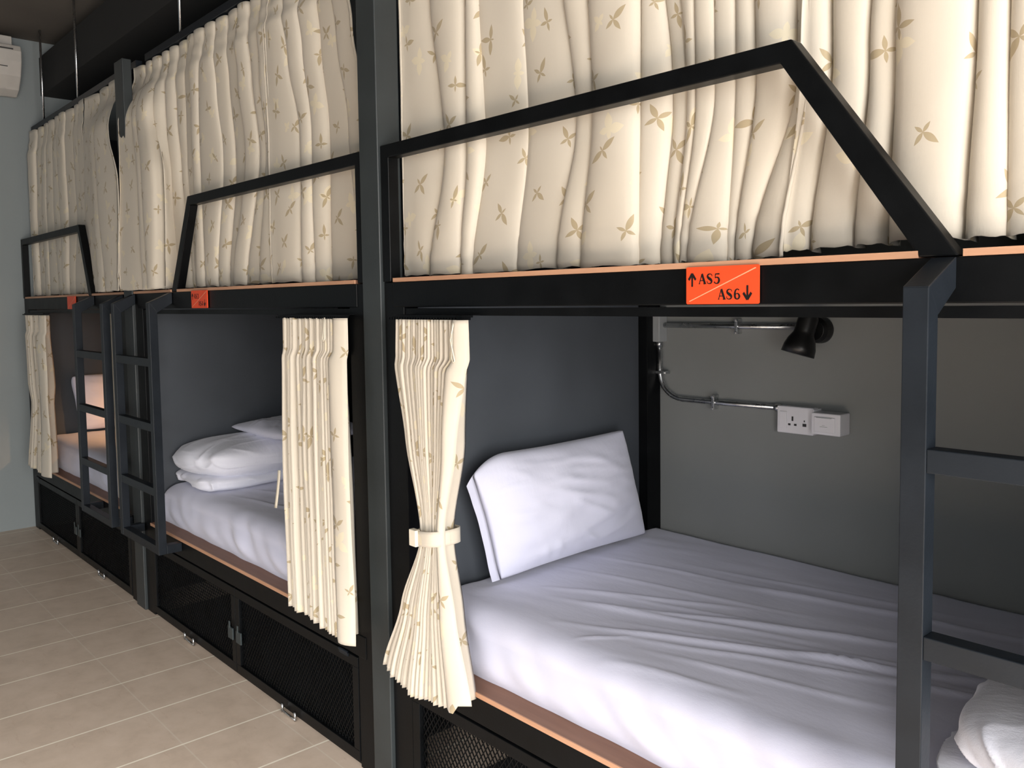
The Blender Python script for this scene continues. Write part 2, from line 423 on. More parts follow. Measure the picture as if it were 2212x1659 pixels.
# ------------------------------------------------------------------ curtains
def smoothstep(t): return t * t * (3 - 2 * t)
def upper_curtain(tracks, label, zt=2.487, zh=1.4705, A=.055, seed=1, hemup=0):
    """tracks: list of fold edges, each a list of (z, x, yfront), top to bottom"""
    SEG = 14; NV = 70; n = len(tracks)
    def at(tr, z):
        if z >= tr[0][0]: return tr[0][1], tr[0][2]
        for (za, xa, ya), (zb, xb, yb) in zip(tr, tr[1:]):
            if z >= zb:
                t = smoothstep((za - z) / (za - zb)); return xa + (xb - xa) * t, ya + (yb - ya) * t
        return tr[-1][1], tr[-1][2]
    r = random.Random(seed); ph = [r.random() * 6 for _ in range(n)]; am = [.65 + .6 * r.random() for _ in range(n)]; yj = [.022 * r.random() for _ in range(n)]
    hemj = [r.uniform(-.004, .006) for _ in range(n)]
    nu = (n - 1) * SEG + 1; xr0 = tracks[0][-1][1] - .2
    rows = []
    for j in range(NV):
        z = zt + (zh - zt) * j / (NV - 1); row = []
        hd = max(0, min(1, (z - (zt - .11)) / .06))        # 1 in the header
        nk = math.exp(-((z - (zt - .105)) / .022) ** 2)    # stitched neck
        for i in range(nu):
            k = min(i // SEG, n - 2); u = i / SEG - k
            xa, ya = at(tracks[k], z); xb, yb = at(tracks[k + 1], z)
            w = xb - xa; s = math.sin(PI * u)
            a = A * am[k] * (1 - .45 * hd) * (1 - .22 * nk) * min(1, .55 + w / .16)
            ov = (.20 + .05 * math.sin(ph[k] + z * 3)) * (1 - .4 * hd)
            if (k == 0 and u < .5) or (k == n - 2 and u > .5): s = max(s, .9)
            x = xa + w * (u - ov * math.sin(2 * PI * u) * (.8 + .4 * s))
            y = ya + yj[k] * (k > 0) + (yb + yj[k + 1] * (k < n - 2) - ya - yj[k] * (k > 0)) * u + A * (.95 + .35 * am[k]) - a * (s ** .6)
            y += .005 * noise.noise(Vector((x * 6, z * 2.2, seed))) + .0016 * noise.noise(Vector((x * 18, z * 9, seed + 5))) * (1 - hd)
            # small seam-like pucker above the hem
            if z < zh + .10: y += .0012 * math.sin((z - zh) * 120 + ph[k]) * s
            zz = z + (hemj[k] * s + .0015 * math.sin(u * 20 + ph[k])) * max(0, 1 - (z - zh) / .2)
            if z > zt - .004: zz += .006 * s
            row.append(Vector((x, max(y, .5), max(zz, zh - .001) + hemup * max(0, 1 - (z - zh) / .3) * min(1, 3 * max(0, (x - xr0) / 1.)))))
        rows.append(row)
    # cloth coordinate along the mid row
    us = [0]; mid = rows[NV // 2]
    for i in range(1, nu): us.append(us[-1] + (mid[i] - mid[i - 1]).length)
    mb = MB(); mb.grid(lambda i, j: rows[j][i], nu, NV, lambda i, j: (us[i] + seed * .37, rows[j][i].z))
    o = mb.build('curtain', 'curtain', smooth=True, solid=.0022)
    return tag(o, label, 'curtain', 'cream leaf-patterned curtains of the upper bunks')

YC = 1.347
def mk(tr3): return [[(2.20, a, YC), (1.80, b, YC), (1.47, c, YC)] for a, b, c in tr3]
C1a = [(-1.965, -1.966, -1.968), (-1.846, -1.786, -1.858), (-1.691, -1.689, -1.731), (-1.644, -1.627, -1.691), (-1.501, -1.482, -1.528), (-1.363, -1.319, -1.381), (-1.289, -1.265, -1.297), (-1.14, -1.138, -1.146), (-1.103, -1.069, -1.1), (-1.057, -1.03, -1.062), (-1.01, -1.003, -1.041), (-0.965, -0.957, -1.018), (-0.924, -0.916, -0.939), (-0.881, -0.872, -0.921), (-0.799, -0.792, -0.877), (-0.752, -0.764, -0.810)]
C1b = [(-0.762, -0.774, -0.805), (-0.73, -0.728, -0.765), (-0.628, -0.66, -0.683), (-0.583, -0.615, -0.625), (-0.481, -0.492, -0.501), (-0.444, -0.446, -0.444), (-0.386, -0.382, -0.383), (-0.338, -0.342, -0.333), (-0.274, -0.272, -0.267), (-0.228, -0.225, -0.215), (-0.169, -0.165, -0.154), (-0.13, -0.125, -0.114)]
upper_curtain(mk(C1a), 'left half of the nearest upper curtain, behind the raised end of its guard rail', seed=1)
upper_curtain(mk(C1b), 'right half of the nearest upper curtain, brightest one at the right', seed=2, A=.06, hemup=.012)
def mk2(tr2, h0, h1, sc=lambda x: (x, YC), mode=0):
    """header evenly spread between h0 and h1"""
    n = len(tr2); out = []
    for i, (a, c) in enumerate(tr2):
        hx = h0 + (h1 - h0) * i / (n - 1)
        xa, ya = sc(a); xc, yc = sc(c)
        out.append([(2.44, hx, YC), (2.22, hx * .55 + xa * .45, ya * .8 + YC * .2), (1.95, xa, ya), (1.47, xc, yc)])
    return out
C2a = [(-4.246, -4.304), (-4.047, -4.033), (-3.968, -3.949), (-3.834, -3.861), (-3.695, -3.647), (-3.59, -3.539), (-3.534, -3.504), (-3.426, -3.436), (-3.355, -3.351), (-3.168, -3.251), (-3.088, -3.177), (-2.957, -3.097), (-2.858, -2.996), (-2.786, -2.866), (-2.723, -2.736)]
C2b = [(-2.735, -2.741), (-2.546, -2.554), (-2.475, -2.48), (-2.398, -2.42), (-2.275, -2.217), (-2.148, -2.135)]
C3a = [(-5.99, -5.99), (-5.92, -5.914), (-5.809, -5.803), (-5.679, -5.695), (-5.533, -5.489), (-5.373, -5.371), (-5.23, -5.276), (-5.094, -5.183), (-4.963, -5.041), (-4.854, -4.871)]
C3b = [(-4.862, -4.878), (-4.701, -4.68), (-4.601, -4.544), (-4.265, -4.325)]
def scF(x):      # cloth that swings out in front of the middle column
    t = max(0, min(1, (-3.66 - x) / .15)) * max(0, min(1, (x + 4.74) / .05))
    f = 1 - .058 * t
    return x * f - .012 * t, YC * f - .022 * t
upper_curtain(mk2(C2a, -4.112, -2.75, scF), 'left half of the middle upper curtain, beside the far grey column', seed=3, A=.05)
upper_curtain(mk2(C2b, -2.76, -2.265, scF), 'right half of the middle upper curtain, beside the tall near column', seed=4, A=.055)
upper_curtain(mk2(C3a, -5.985, -4.87, scF), 'wide shadowed half of the farthest upper curtain, touching the end wall', seed=5, A=.04)
upper_curtain(mk2(C3b, -4.86, -4.325, scF), 'narrow right part of the farthest upper curtain, left of the far column', seed=6, A=.045)

def gathered(profile, N, amp, yc, label, wing=.16, seed=1, name='bed_curtain', hemf=lambda u: 0, zneck=.092):
    """accordion-stacked side curtain. profile: list of (z, xl, xr, ampscale) from top down"""
    NV = 90; SEG = 6; r = random.Random(seed)
    zt, zh = profile[0][0], profile[-1][0]
    def at(z):
        for a, b in zip(profile, profile[1:]):
            if z >= b[0]:
                t = (a[0] - z) / (a[0] - b[0]); t = .45 * smoothstep(t) + .55 * t; return [a[i] + (b[i] - a[i]) * t for i in (1, 2, 3)]
        return list(profile[-1][1:])
    jit = [r.uniform(-.12, .12) for _ in range(N + 1)]; dp = [r.uniform(.86, 1.1) for _ in range(N + 1)]
    nz = 2 * N + 1
    rows = []; extra = 5
    for j in range(NV):
        z = zt + (zh - zt) * j / (NV - 1)
        xl, xr, s = at(z); head = 1 if z > zt - zneck else 0
        hh = smoothstep(max(0, min(1, (zt - zneck - z) / .03))) if not head else 0
        W = xr - xl; wf = W * (wing * (.75 + .25 * hh)); xe = xr - wf; row = []
        for k in range(nz * SEG + 1):
            q = k / SEG; n = int(min(q, nz - 1)); fr = q - n; fold = min(n // 2, N - 1)
            u = q / nz; ss = s * (.80 + .20 * hh)
            tri = (fr if n % 2 == 0 else 1 - fr)            # 0 back, 1 front
            tri = .5 - .5 * math.cos(PI * tri) * .92 if True else tri
            tri = tri * .6 + (fr if n % 2 == 0 else 1 - fr) * .4
            lean = .22 * W / N * tri
            x = xl + (xe - xl) * (u + jit[min(fold, N)] * .5 / N * tri) + lean
            y = yc + amp * ss * (1 - 2 * tri * dp[fold])
            x += .004 * noise.noise(Vector((u * 5, z * 3.5, seed))) * hh
            y += .003 * noise.noise(Vector((u * 9, z * 4, seed + 3))) * hh
            zz = z
            t = max(0, 1 - (z - zh) / .35); zz += hemf(u) * t + (.010 * (tri - .5)) * t * t
            row.append(Vector((x, y, zz)))
        p0 = row[-1].copy()
        for k in range(1, extra + 1):                        # last flat leaf
            f = k / extra
            x = p0.x + (xr - p0.x) * f
            y = p0.y - .006 * math.sin(PI * f) + amp * .35 * f * f + .003 * math.sin(z * 9 + f * 3)
            t = max(0, 1 - (z - zh) / .35)
            row.append(Vector((x, y, z + hemf(1 + .12 * f) * t)))
        rows.append(row)
    nu = len(rows[0]); us = [0]; mid = rows[NV // 3]
    for i in range(1, nu): us.append(us[-1] + (mid[i] - mid[i - 1]).length)
    mb = MB(); mb.grid(lambda i, j: rows[j][i], nu, NV, lambda i, j: (us[i] * .9 + seed, rows[j][i].z))
    o = mb.build(name, 'curtain', smooth=True, solid=.0016)
    return tag(o, label, 'curtain', 'gathered curtains of the lower bunks')

k = .958
B = gathered([(1.357, -1.91 * k, -1.603 * k, .8), (1.265, -1.913 * k, -1.600 * k, .85), (1.05, -1.862 * k, -1.640 * k, .9), (.84, -1.812 * k, -1.706 * k, .66), (.80, -1.812 * k, -1.706 * k, .66), (.62, -1.895 * k, -1.655 * k, .95), (.425, -1.985 * k, -1.585 * k, 1.15)],
             24, .042, 1.262, 'cream curtain tied at the waist on the nearest lower bunk', wing=.20, seed=11, hemf=lambda u: (-.035 * math.sin(PI * min(1, u * .9)) + (.02 if u > 1.05 else 0)))
# tieback band, its pin tab and the pull cord
tb = MB(); n = 40
cx, cy, ra, rb = -1.686, 1.262, .051, .048
def P(i, j):
    a = 2 * PI * i / n; c, s_ = math.cos(a), math.sin(a)
    e = 2.6; sgn = lambda v: (1 if v >= 0 else -1)
    px = cx + ra * sgn(c) * abs(c) ** (2 / e); py = cy + rb * sgn(s_) * abs(s_) ** (2 / e)
    return (px, py, .796 + .038 * j / 4 + (.006 * (px - cx) / ra))
tb.grid(P, n, 5, lambda i, j: (i * .01, j * .01), closeu=True)
tb.build('tieback', 'curtain', B, smooth=True, solid=.0025)
box(cx - ra - .002, cx - ra + .026, cy - rb - .006, cy - rb + .010, .790, .832).build('tieback_tab', 'tape', B, bevel=.002)
MB().tube([(-1.566, 1.225, 1.352), (-1.561, 1.222, 1.345), (-1.572, 1.222, 1.31), (-1.560, 1.221, 1.275), (-1.556, 1.221, 1.262), (-1.562, 1.221, 1.258), (-1.568, 1.222, 1.268), (-1.566, 1.223, 1.345)], .0018, 6).build('pull_cord', 'tape', B, smooth=True)
k = .968
C = gathered([(1.358, -2.556 * k, -2.165 * k, .8), (1.266, -2.556 * k, -2.165 * k, .85), (.9, -2.56 * k, -2.150 * k, 1), (.418, -2.545 * k, -2.140 * k, 1.05)],
             22, .042, 1.270, 'cream curtain hanging loose in straight folds on the middle lower bunk', wing=.20, seed=12, hemf=lambda u: .03 * (1 - min(1, u)))
MB().tube([(-2.166, 1.230, 1.36), (-2.176, 1.228, 1.30), (-2.172, 1.227, 1.29), (-2.165, 1.228, 1.30), (-2.166, 1.230, 1.36)], .0018, 6).build('pull_cord', 'tape', C, smooth=True)
MB().grid(lambda i, j: (-2.545 - .034 * (j / 9) ** 1.3 + (i - .5) * .010, 1.262 + .004 * i, .86 - .13 * j / 9), 2, 10, lambda i, j: (i * .01, j * .01)).build('tie_strap', 'tape', C, smooth=True, solid=.002)
Dc = gathered([(1.356, -5.94 * k, -5.46 * k, .9), (1.265, -5.93 * k, -5.47 * k, .9), (.95, -5.90 * k, -5.42 * k, 1.0), (.84, -5.86 * k, -5.46 * k, .85), (.44, -5.985 * k, -5.43 * k, 1.1)],
              10, .045, 1.268, 'cream curtain on the farthest lower bunk, against the end wall', wing=.3, seed=13)
# rows of black gliders over the gathered curtains
for par, xa, xb in ((B, -1.865, -1.57), (C, -2.50, -2.13), (Dc, -5.80, -5.37)):
    g = MB(); x = xa
    while x < xb:
        g.box(x, x + .005, 1.245, 1.285, 1.356, 1.362); x += .0115
    g.box(xa, xb, 1.255, 1.290, 1.362, 1.3675).box(xa, xb, 1.286, Y0 + .02, 1.3665, 1.3685)
    g.build('glider_row', 'black', par)

# ------------------------------------------------------------------ bedding
MZ = .592
def mattress(xa, xb, label, seed, wr):
    y0, y1, z0, z1 = 1.368, YB - .03, .4255, MZ
    NX, NY = 300, 150; mb = MB()
    prof = []                                # (y,z) front bottom -> over the top -> back
    r = .055; Z = z1 - z0
    N1 = 26
    for i in range(N1): prof.append((y0 + .004 * math.sin(PI * i / N1) - .018 * math.sin(PI * min(1, i / N1)), z0 + (Z - r) * i / N1))
    for i in range(13):
        a = PI / 2 * i / 12; prof.append((y0 + r * 1.3 * (1 - math.cos(a)), z1 - r + r * math.sin(a)))
    ys = y0 + r * 1.3; N2 = 100
    for i in range(1, N2 + 1): prof.append((ys + (y1 - ys) * i / N2, z1))
    prof.append((y1 + .005, z1 - .02)); prof.append((y1 + .006, z0))
    NP = len(prof)
    def ridge(px, py):
        h = 0
        for (ax, ay, bx, by, amp, wd) in wr:
            dx, dy = bx - ax, by - ay; L2 = dx * dx + dy * dy
            t = ((px - ax) * dx + (py - ay) * dy) / L2
            if -.1 < t < 1.1:
                tt = max(0, min(1, t)); L = math.sqrt(L2)
                d = ((px - ax) * dy - (py - ay) * dx) / L + .010 * noise.noise(Vector((px * 4, py * 4, amp * 900)))
                ex = max(0, math.sin(PI * max(0, min(1, (t + .1) / 1.2)))) ** .7
                h += amp * ex * math.exp(-(d / wd) ** 2) * (1 if d > 0 else math.exp(-(d / wd) ** 2 * 1.5))
        return h
    def P(i, j):
        u = i / (NX - 1); x = xa + (xb - xa) * u
        y, z = prof[j]
        ex = min(u, 1 - u) * (xb - xa)
        if ex < .04: z = z0 + (z - z0) * (.72 + .28 * math.sqrt(max(0, 1 - (1 - ex / .04) ** 2)))
        ontop = max(0, min(1, (z - z1 + .06) / .06)) * (1 if j < NP - 2 else 0)
        h = (ridge(x, y) + .006 * noise.noise(Vector((x * 2.2, y * 2.6, seed))) + .0022 * noise.noise(Vector((x * 5 + y * 3, y * 16 - x * 4, seed + 2)))) * ontop
        # tucked side: diagonal pulls running down towards the board
        side = 1 - max(0, min(1, (z - z0) / Z)) if j < N1 + 12 else 0
        dg = math.sin((x * 1.0 + z * 1.5) * 34 + 3 * noise.noise(Vector((x * 2, z * 3, seed)))) * noise.noise(Vector((x * 3.1, z * 2, seed + 9)))
        yy = y - .018 * dg * math.sin(PI * min(1, j / (N1 + 12))) * (1 if j < N1 + 14 else 0) + .006 * side * noise.noise(Vector((x * 7, 0, seed)))
        return (x, yy, z + h)
    mb.grid(P, NX, NP)
    b = len(mb.v)
    mb.f.append(tuple(q * NX for q in range(NP))); mb.f.append(tuple((NP - 1 - q) * NX + NX - 1 for q in range(NP)))
    o = mb.build('mattress', 'sheet', smooth=True)
    return tag(o, label, 'mattress', 'white sheeted mattresses on the lower bunks')
s = .9675
W1 = [(-1.665, 1.652, -1.222, 1.883, .006, .012), (-1.579, 1.61, -1.0, 1.80, .006, .011), (-1.45, 1.66, -.60, 2.05, .009, .014), (-1.41, 1.511, -.50, 1.93, .010, .013),
      (-1.30, 1.53, -.60, 1.80, .006, .010), (-1.699, 1.97, -.928, 2.137, .006, .011), (-1.38, 2.02, -.55, 2.20, .007, .013), (-1.2, 1.50, -.75, 1.62, .005, .010), (-1.243, 1.40, -.95, 1.47, .005, .012),
      (-1.0, 1.76, -.2, 2.02, .006, .010), (-1.75, 1.8, -1.1, 1.95, .004, .010), (-1.55, 1.70, -.9, 1.90, .004, .007), (-1.35, 1.60, -.8, 1.78, .004, .006), (-1.5, 2.1, -.8, 2.22, .004, .009),
      (-1.38, 1.44, -1.30, 1.53, .004, .008), (-.95, 1.70, -.3, 1.88, .006, .009), (-1.15, 1.68, -.5, 1.86, .004, .006)]
mattress(-1.895, -.125, 'white sheeted mattress of the nearest lower bunk, with long wrinkles', 1, W1)
mattress(-3.91, -2.15, 'white sheeted mattress of the middle lower bunk, under a folded duvet', 2, [(-3.5, 1.6, -2.6, 1.9, .006, .014), (-3.4, 1.5, -2.5, 1.65, .006, .012)])
mattress(-5.95, -4.19, 'white sheeted mattress of the farthest lower bunk, behind its ladder', 3, [(-5.7, 1.6, -4.8, 1.9, .006, .014), (-5.5, 1.8, -4.6, 2.05, .006, .013)])

PR = [(-.25, .55, .45, .25, 1.0, .045), (-.3, .35, .55, -.1, 1.1, .05), (-.1, .12, .40, -.35, 1.2, .04), (.0, .80, .55, .62, .9, .05), (-.05, -.45, .25, -.92, 1.0, .035), (-.35, -.5, -.30, -.95, .9, .04), (.2, .9, .75, .3, .8, .06), (-.5, -.55, -.42, -.98, .9, .03)]
def pillow(o_, ax, ay, W, H, T, label, ears=.5, seed=1, flap=0, mat='pillow'):
    """o_: corner origin, ax/ay unit axes (width, height), T thickness"""
    o_ = Vector(o_); ax = Vector(ax).normalized(); ay = Vector(ay).normalized(); nz = ax.cross(ay).normalized()
    N = 70; NH = 50; mb = MB()
    def S(side):
        def P(i, j):
            u = i / (N - 1) * 2 - 1; v = j / (NH - 1) * 2 - 1
            pin = 1 - .045 * (1 - u * u) ** 1.0 if True else 1
            uu = u * (1 - .035 * (1 - v * v)); vv = v * (1 - .05 * (1 - u * u))
            if flap and u < -.5:                      # the open end of the case droops
                f = (-.5 - u) / .5; vv = vv - .36 * f * f * max(0, vv + .2)
            rc = 1 - (.015 if flap else .07) * (u * u * v * v) ** 2.5; uu *= rc; vv *= rc
            th = (max(0, 1 - abs(u) ** 2.6) * max(0, 1 - abs(v) ** 2.4)) ** .55
            if flap: th = (max(0, 1 - (u ** 2.3 if u > 0 else min(1, abs(u) / .90) ** 2.6)) * max(0, 1 - abs(v) ** 2.2)) ** .62
            p = o_ + ax * (W * (uu + 1) / 2) + ay * (H * (vv + 1) / 2)
            cr = noise.noise(Vector((u * 2.2 + v * 1.4, v * 3.2 - u * 1.8, seed))); cr2 = noise.noise(Vector((u * 3 - v * 6, v * 3 + u * 7, seed + 4)))
            cr3 = 1 - abs(noise.noise(Vector((u * 1.8 + v * 4.5, v * 2.2 - u * 1.2, seed + 8)))) * 3
            for (ux, vx, uy, vy, am_, wd) in PR:
                dx, dy = uy - ux, vy - vx; L2 = dx * dx + dy * dy; t = ((u - ux) * dx + (v - vx) * dy) / L2
                if 0 < t < 1: cr += am_ * math.sin(PI * t) ** .8 * math.exp(-((((u - ux) * dy - (v - vx) * dx) / math.sqrt(L2) + .03 * noise.noise(Vector((u * 3, v * 3, am_)))) / wd) ** 2)
            d = T / 2 * th + (.006 * cr + .0008 * cr2 + .003 * max(0, cr3)) * min(1, th * 1.6)
            return p + nz * (side * max(d, .0012) + (.010 * noise.noise(Vector((u * 2, v * 2, seed + 1)))) * (1 - th) * .5)
        return P
    mb.grid(S(1), N, NH); mb.grid(S(-1), N, NH)
    o = mb.build('pillow', mat, smooth=True)
    bm = bmesh.new(); bm.from_mesh(o.data); bmesh.ops.remove_doubles(bm, verts=bm.verts, dist=.0026)
    bmesh.ops.recalc_face_normals(bm, faces=bm.faces); bm.to_mesh(o.data); bm.free()
    for p in o.data.polygons: p.use_smooth = True
    return tag(o, label, 'pillow', 'white pillows on the lower bunks')
pillow((-1.800, 1.530, MZ + .008), (-.02, 1, .0), (-.045, -.27, 1), .715, .385, .165, 'white pillow leaning on the dark panel of the nearest lower bunk', seed=3, flap=1)
pillow((-5.878, 1.55, MZ + .010), (-.02, 1, .0), (-.06, -.12, 1), .70, .37, .11, 'pillow leaning on the end panel of the farthest lower bunk', seed=5)

def lump(mb, c, h, e, seed, wr=.012, fr=5, NU=200, NV=110, fold=None):
    """lumpy rounded block: c centre, h half sizes, e exponent"""
    c = Vector(c)
    def P(i, j):
        a = 2 * PI * i / NU; b = -PI / 2 + PI * j / (NV - 1)
        sg = lambda v, p: (1 if v >= 0 else -1) * abs(v) ** p
        d = Vector((sg(math.cos(b), 2 / e) * sg(math.cos(a), 2 / 4.5), sg(math.cos(b), 2 / e) * sg(math.sin(a), 2 / 4.5), sg(math.sin(b), 2 / e)))
        p = Vector((d.x * h[0], d.y * h[1], d.z * h[2]))
        q = p * fr + Vector((seed, seed * 2, 0))
        n1 = noise.noise(q)
        w1 = .62 * Vector((q.x * 1.6 + q.z * 1.4, q.y * .8 + q.x * .5, q.z * 2.0 - q.x * .8)) + Vector((9, 0, 0))
        cr = max(0, 1 - abs(noise.noise(w1)) * 5) ** 1.5; cr2 = max(0, 1 - abs(noise.noise(w1 * 2.1 + Vector((4, 4, 4)))) * 5) ** 1.5
        sw_ = max(0, 1 - abs(d.z) * 0.3)
        r_ = 1 + (wr * n1 * 1.2 + (.0085 * cr + .0026 * cr2 - .003) * sw_) / max(.05, min(h))
        p = p * r_
        if fold: p = fold(p)
        return c + p
    mb.grid(P, NU, NV, closeu=True)
    return mb
def duvet(x, yf, yb_, hand, label, seed, ztop=.80):
    """duvet folded across the bed; hand=+1: its rounded fold faces +x"""
    mb = MB(); z0 = MZ - .002; H = ztop - z0; cy = (yf + yb_) / 2; hy = (yb_ - yf) / 2
    w = .225
    cx = x - hand * w
    zmid = z0 + H * .58
    # a flat lower layer, then the thick rolled fold on top of it
    lump(mb, (cx - hand * .015, cy, z0 + H * .15), (w * 1.0, hy * 1.0, H * .17), 3.4, seed, .006, 4)
    lump(mb, (cx, cy, z0 + H * .57), (w * 1.0, hy * .98, H * .45), 2.5, seed + 7, .010, 4.2)
    o = mb.build('duvet', 'duvet', smooth=True)
    return tag(o, label, 'duvet', 'white duvets folded at the end of the lower bunks')
duvet(-3.50, 1.40, 2.05, 1, 'thick white duvet folded on the middle lower bunk', 5)
duvet(-.555, 1.385, 1.76, -1, 'white duvet at the foot of the nearest lower bunk, behind the ladder', 21, ztop=.732)
pillow((-3.87, 1.66, .826), (1, .05, .0), (-.05, 1, .0), .62, .42, .085, 'white pillow lying flat on the folded duvet', seed=9)

# ------------------------------------------------------------------ wall fittings of the nearest bunk
jb = tag(MB().box(-1.874, -1.832, YB - .045, YB - .0005, 1.252, 1.372).build('junction_box', 'boxgrey', bevel=.003), 'small grey junction box at the top of the back wall, beside the post', 'junction box')
cd = empty('conduit', (-1.6, YB, 1.3), 'bare metal conduit running from the junction box to lamp and socket', 'conduit')
yc = YB - .016; r = .0085
MB().tube([(-1.832, yc, 1.309), (-1.298, yc, 1.309)], r, 14).build('upper_pipe', 'chrome', cd, smooth=True)
pts = [(-1.855, yc, 1.252), (-1.852, yc, 1.14)]
for i in range(1, 12):
    a = i / 11 * PI / 2; pts.append((-1.850 + .098 * (1 - math.cos(a)), yc, 1.14 - .084 * math.sin(a)))
pts += [(-1.62, yc, 1.0565), (-1.388, yc, 1.058)]
MB().tube(pts, r, 14).build('lower_pipe', 'chrome', cd, smooth=True)
for (x, z, vert) in ((-1.538, 1.309, 0), (-1.625, 1.0565, 0), (-1.852, 1.145, 1)):
    m_ = MB()
    if vert:
        m_.box(x - .011, x + .034, YB - .029, YB - .001, z - .005, z + .005).tube([(x + .025, YB - .035, z), (x + .025, YB - .002, z)], .006, 8)
    else:
        m_.box(x - .005, x + .005, YB - .029, YB - .001, z - .024, z + .024).tube([(x, YB - .035, z + .020), (x, YB - .002, z + .020)], .005, 8).tube([(x, YB - .035, z - .020), (x, YB - .002, z - .020)], .005, 8)
    m_.build('pipe_clip', 'chrome', cd, bevel=.001)
for p0, p1 in (((-1.855, yc, 1.256), (-1.855, yc, 1.232)), ((-1.402, yc, 1.058), (-1.386, yc, 1.058))): MB().tube([p0, p1], .012, 12).build('connector', 'chrome', cd, smooth=True)

def screen_box(name, x0, x1, z0, z1, d, label, cat):
    R = empty(name, ((x0 + x1) / 2, YB, z0), label, cat)
    box(x0, x1, YB - d, YB - .0008, z0, z1).build('cover', 'whiteplastic', R, bevel=.0035)
    return R
S1 = screen_box('wall_socket', -1.386, -1.266, .985, 1.068, .034, 'white double wall socket with switch and universal outlet', 'socket')
yf = YB - .034
MB().box(-1.376, -1.352, yf - .003, yf + .001, 1.000, 1.052).build('switch', 'whiteplastic', S1, bevel=.001)
sl = MB().box(-1.336, -1.331, yf - .001, yf + .001, 1.024, 1.038)
sl.box(-1.348, -1.340, yf - .001, yf + .001, 1.010, 1.016).box(-1.328, -1.320, yf - .001, yf + .001, 1.010, 1.016)
sl.build('outlet_slots', 'slot', S1)
MB().box(-1.300, -1.288, yf - .001, yf + .001, 1.010, 1.019).box(-1.296, -1.293, yf - .001, yf + .001, 1.024, 1.029).build('usb_port', 'slot', S1)
S2 = screen_box('key_card_holder', -1.258, -1.168, .996, 1.060, .062, 'white key card holder box to the right of the socket', 'card holder')
yf = YB - .062
MB().box(-1.247, -1.183, yf - .004, yf + .001, 1.003, 1.049).build('card_flap', 'whiteplastic', S2, bevel=.002)
MB().box(-1.240, -1.192, yf - .0045, yf - .003, 1.046, 1.0485).box(-1.228, -1.205, yf - .0045, yf - .0035, 1.020, 1.0215).box(-1.221, -1.213, yf - .0045, yf - .0035, 1.0245, 1.0255).build('card_slot', 'boxgrey', S2)
MB().box(-1.262, -1.257, YB - .045, YB - .001, .992, 1.066).build('side_rim', 'whiteplastic', S2, bevel=.001)

def reading_lamp(x, lit, label):
    R = empty('reading_lamp', (x, YB, 1.30), label, 'lamp', 'small black reading lamps on the back wall')
    b = MB().tube([(x, YB - .001, 1.302), (x, YB - .012, 1.302), (x, YB - .03, 1.302), (x, YB - .042, 1.302)], .04, 32, radii=[.041, .041, .038, .030])
    b.build('wall_base', 'lampblack', R, smooth=False, bevel=.001)
    a0 = Vector((x - .008, YB - .040, 1.300)); a1 = Vector((x - .010, YB - .098, 1.302))
    MB().tube([a0, a1], .014, 14).build('swivel_arm', 'lampblack', R, smooth=True)
    ax = Vector((-.20, -.22, -1)).normalized(); top = Vector((x + .010, YB - .088, 1.347))
    prof = [(-.001, .0), (0, .026), (.008, .029), (.048, .029), (.056, .030), (.075, .040), (.095, .046), (.118, .048), (.1175, .045), (.095, .041), (.075, .034)]
    MB().tube([top + ax * d for d, _ in prof], .03, 32, radii=[max(.0005, q) for _, q in prof]).build('shade', 'lampblack', R, smooth=True)
    bp = top + ax * .080
    mm = MB(); N = 16
    mm.grid(lambda i, j: tuple(bp + Vector((math.cos(2 * PI * i / N) * math.cos(PI * j / 8 - PI / 2), math.sin(2 * PI * i / N) * math.cos(PI * j / 8 - PI / 2), math.sin(PI * j / 8 - PI / 2))) * .022), N, 9, closeu=True)
    mm.build('bulb', 'bulb_on' if lit else 'boxgrey', R, smooth=True)
    if lit:
        L = D.lights.new('reading_light', 'SPOT'); L.energy = lit; L.spot_size = math.radians(115); L.spot_blend = .6; L.color = (1, .50, .20); L.shadow_soft_size = .03
        lo = D.objects.new('reading_light', L); COL.objects.link(lo); lo.location = top + ax * .14; lo.rotation_euler = Vector((-.6, .0, -1)).to_track_quat('-Z', 'Y').to_euler()
        lo.parent = R; lo.matrix_parent_inverse = Matrix.Translation(R.location).inverted()
    return R
em = NT('warm_bulb'); em.set((1, .6, .3)); em.b.inputs['Emission Color'].default_value = (1, .55, .24, 1); em.b.inputs['Emission Strength'].default_value = 6
M['bulb_on'] = em.m
reading_lamp(-1.262, 0, 'black spotlight lamp on the wall above the white socket')
reading_lamp(-5.05, 42, 'lit reading lamp inside the farthest lower bunk')

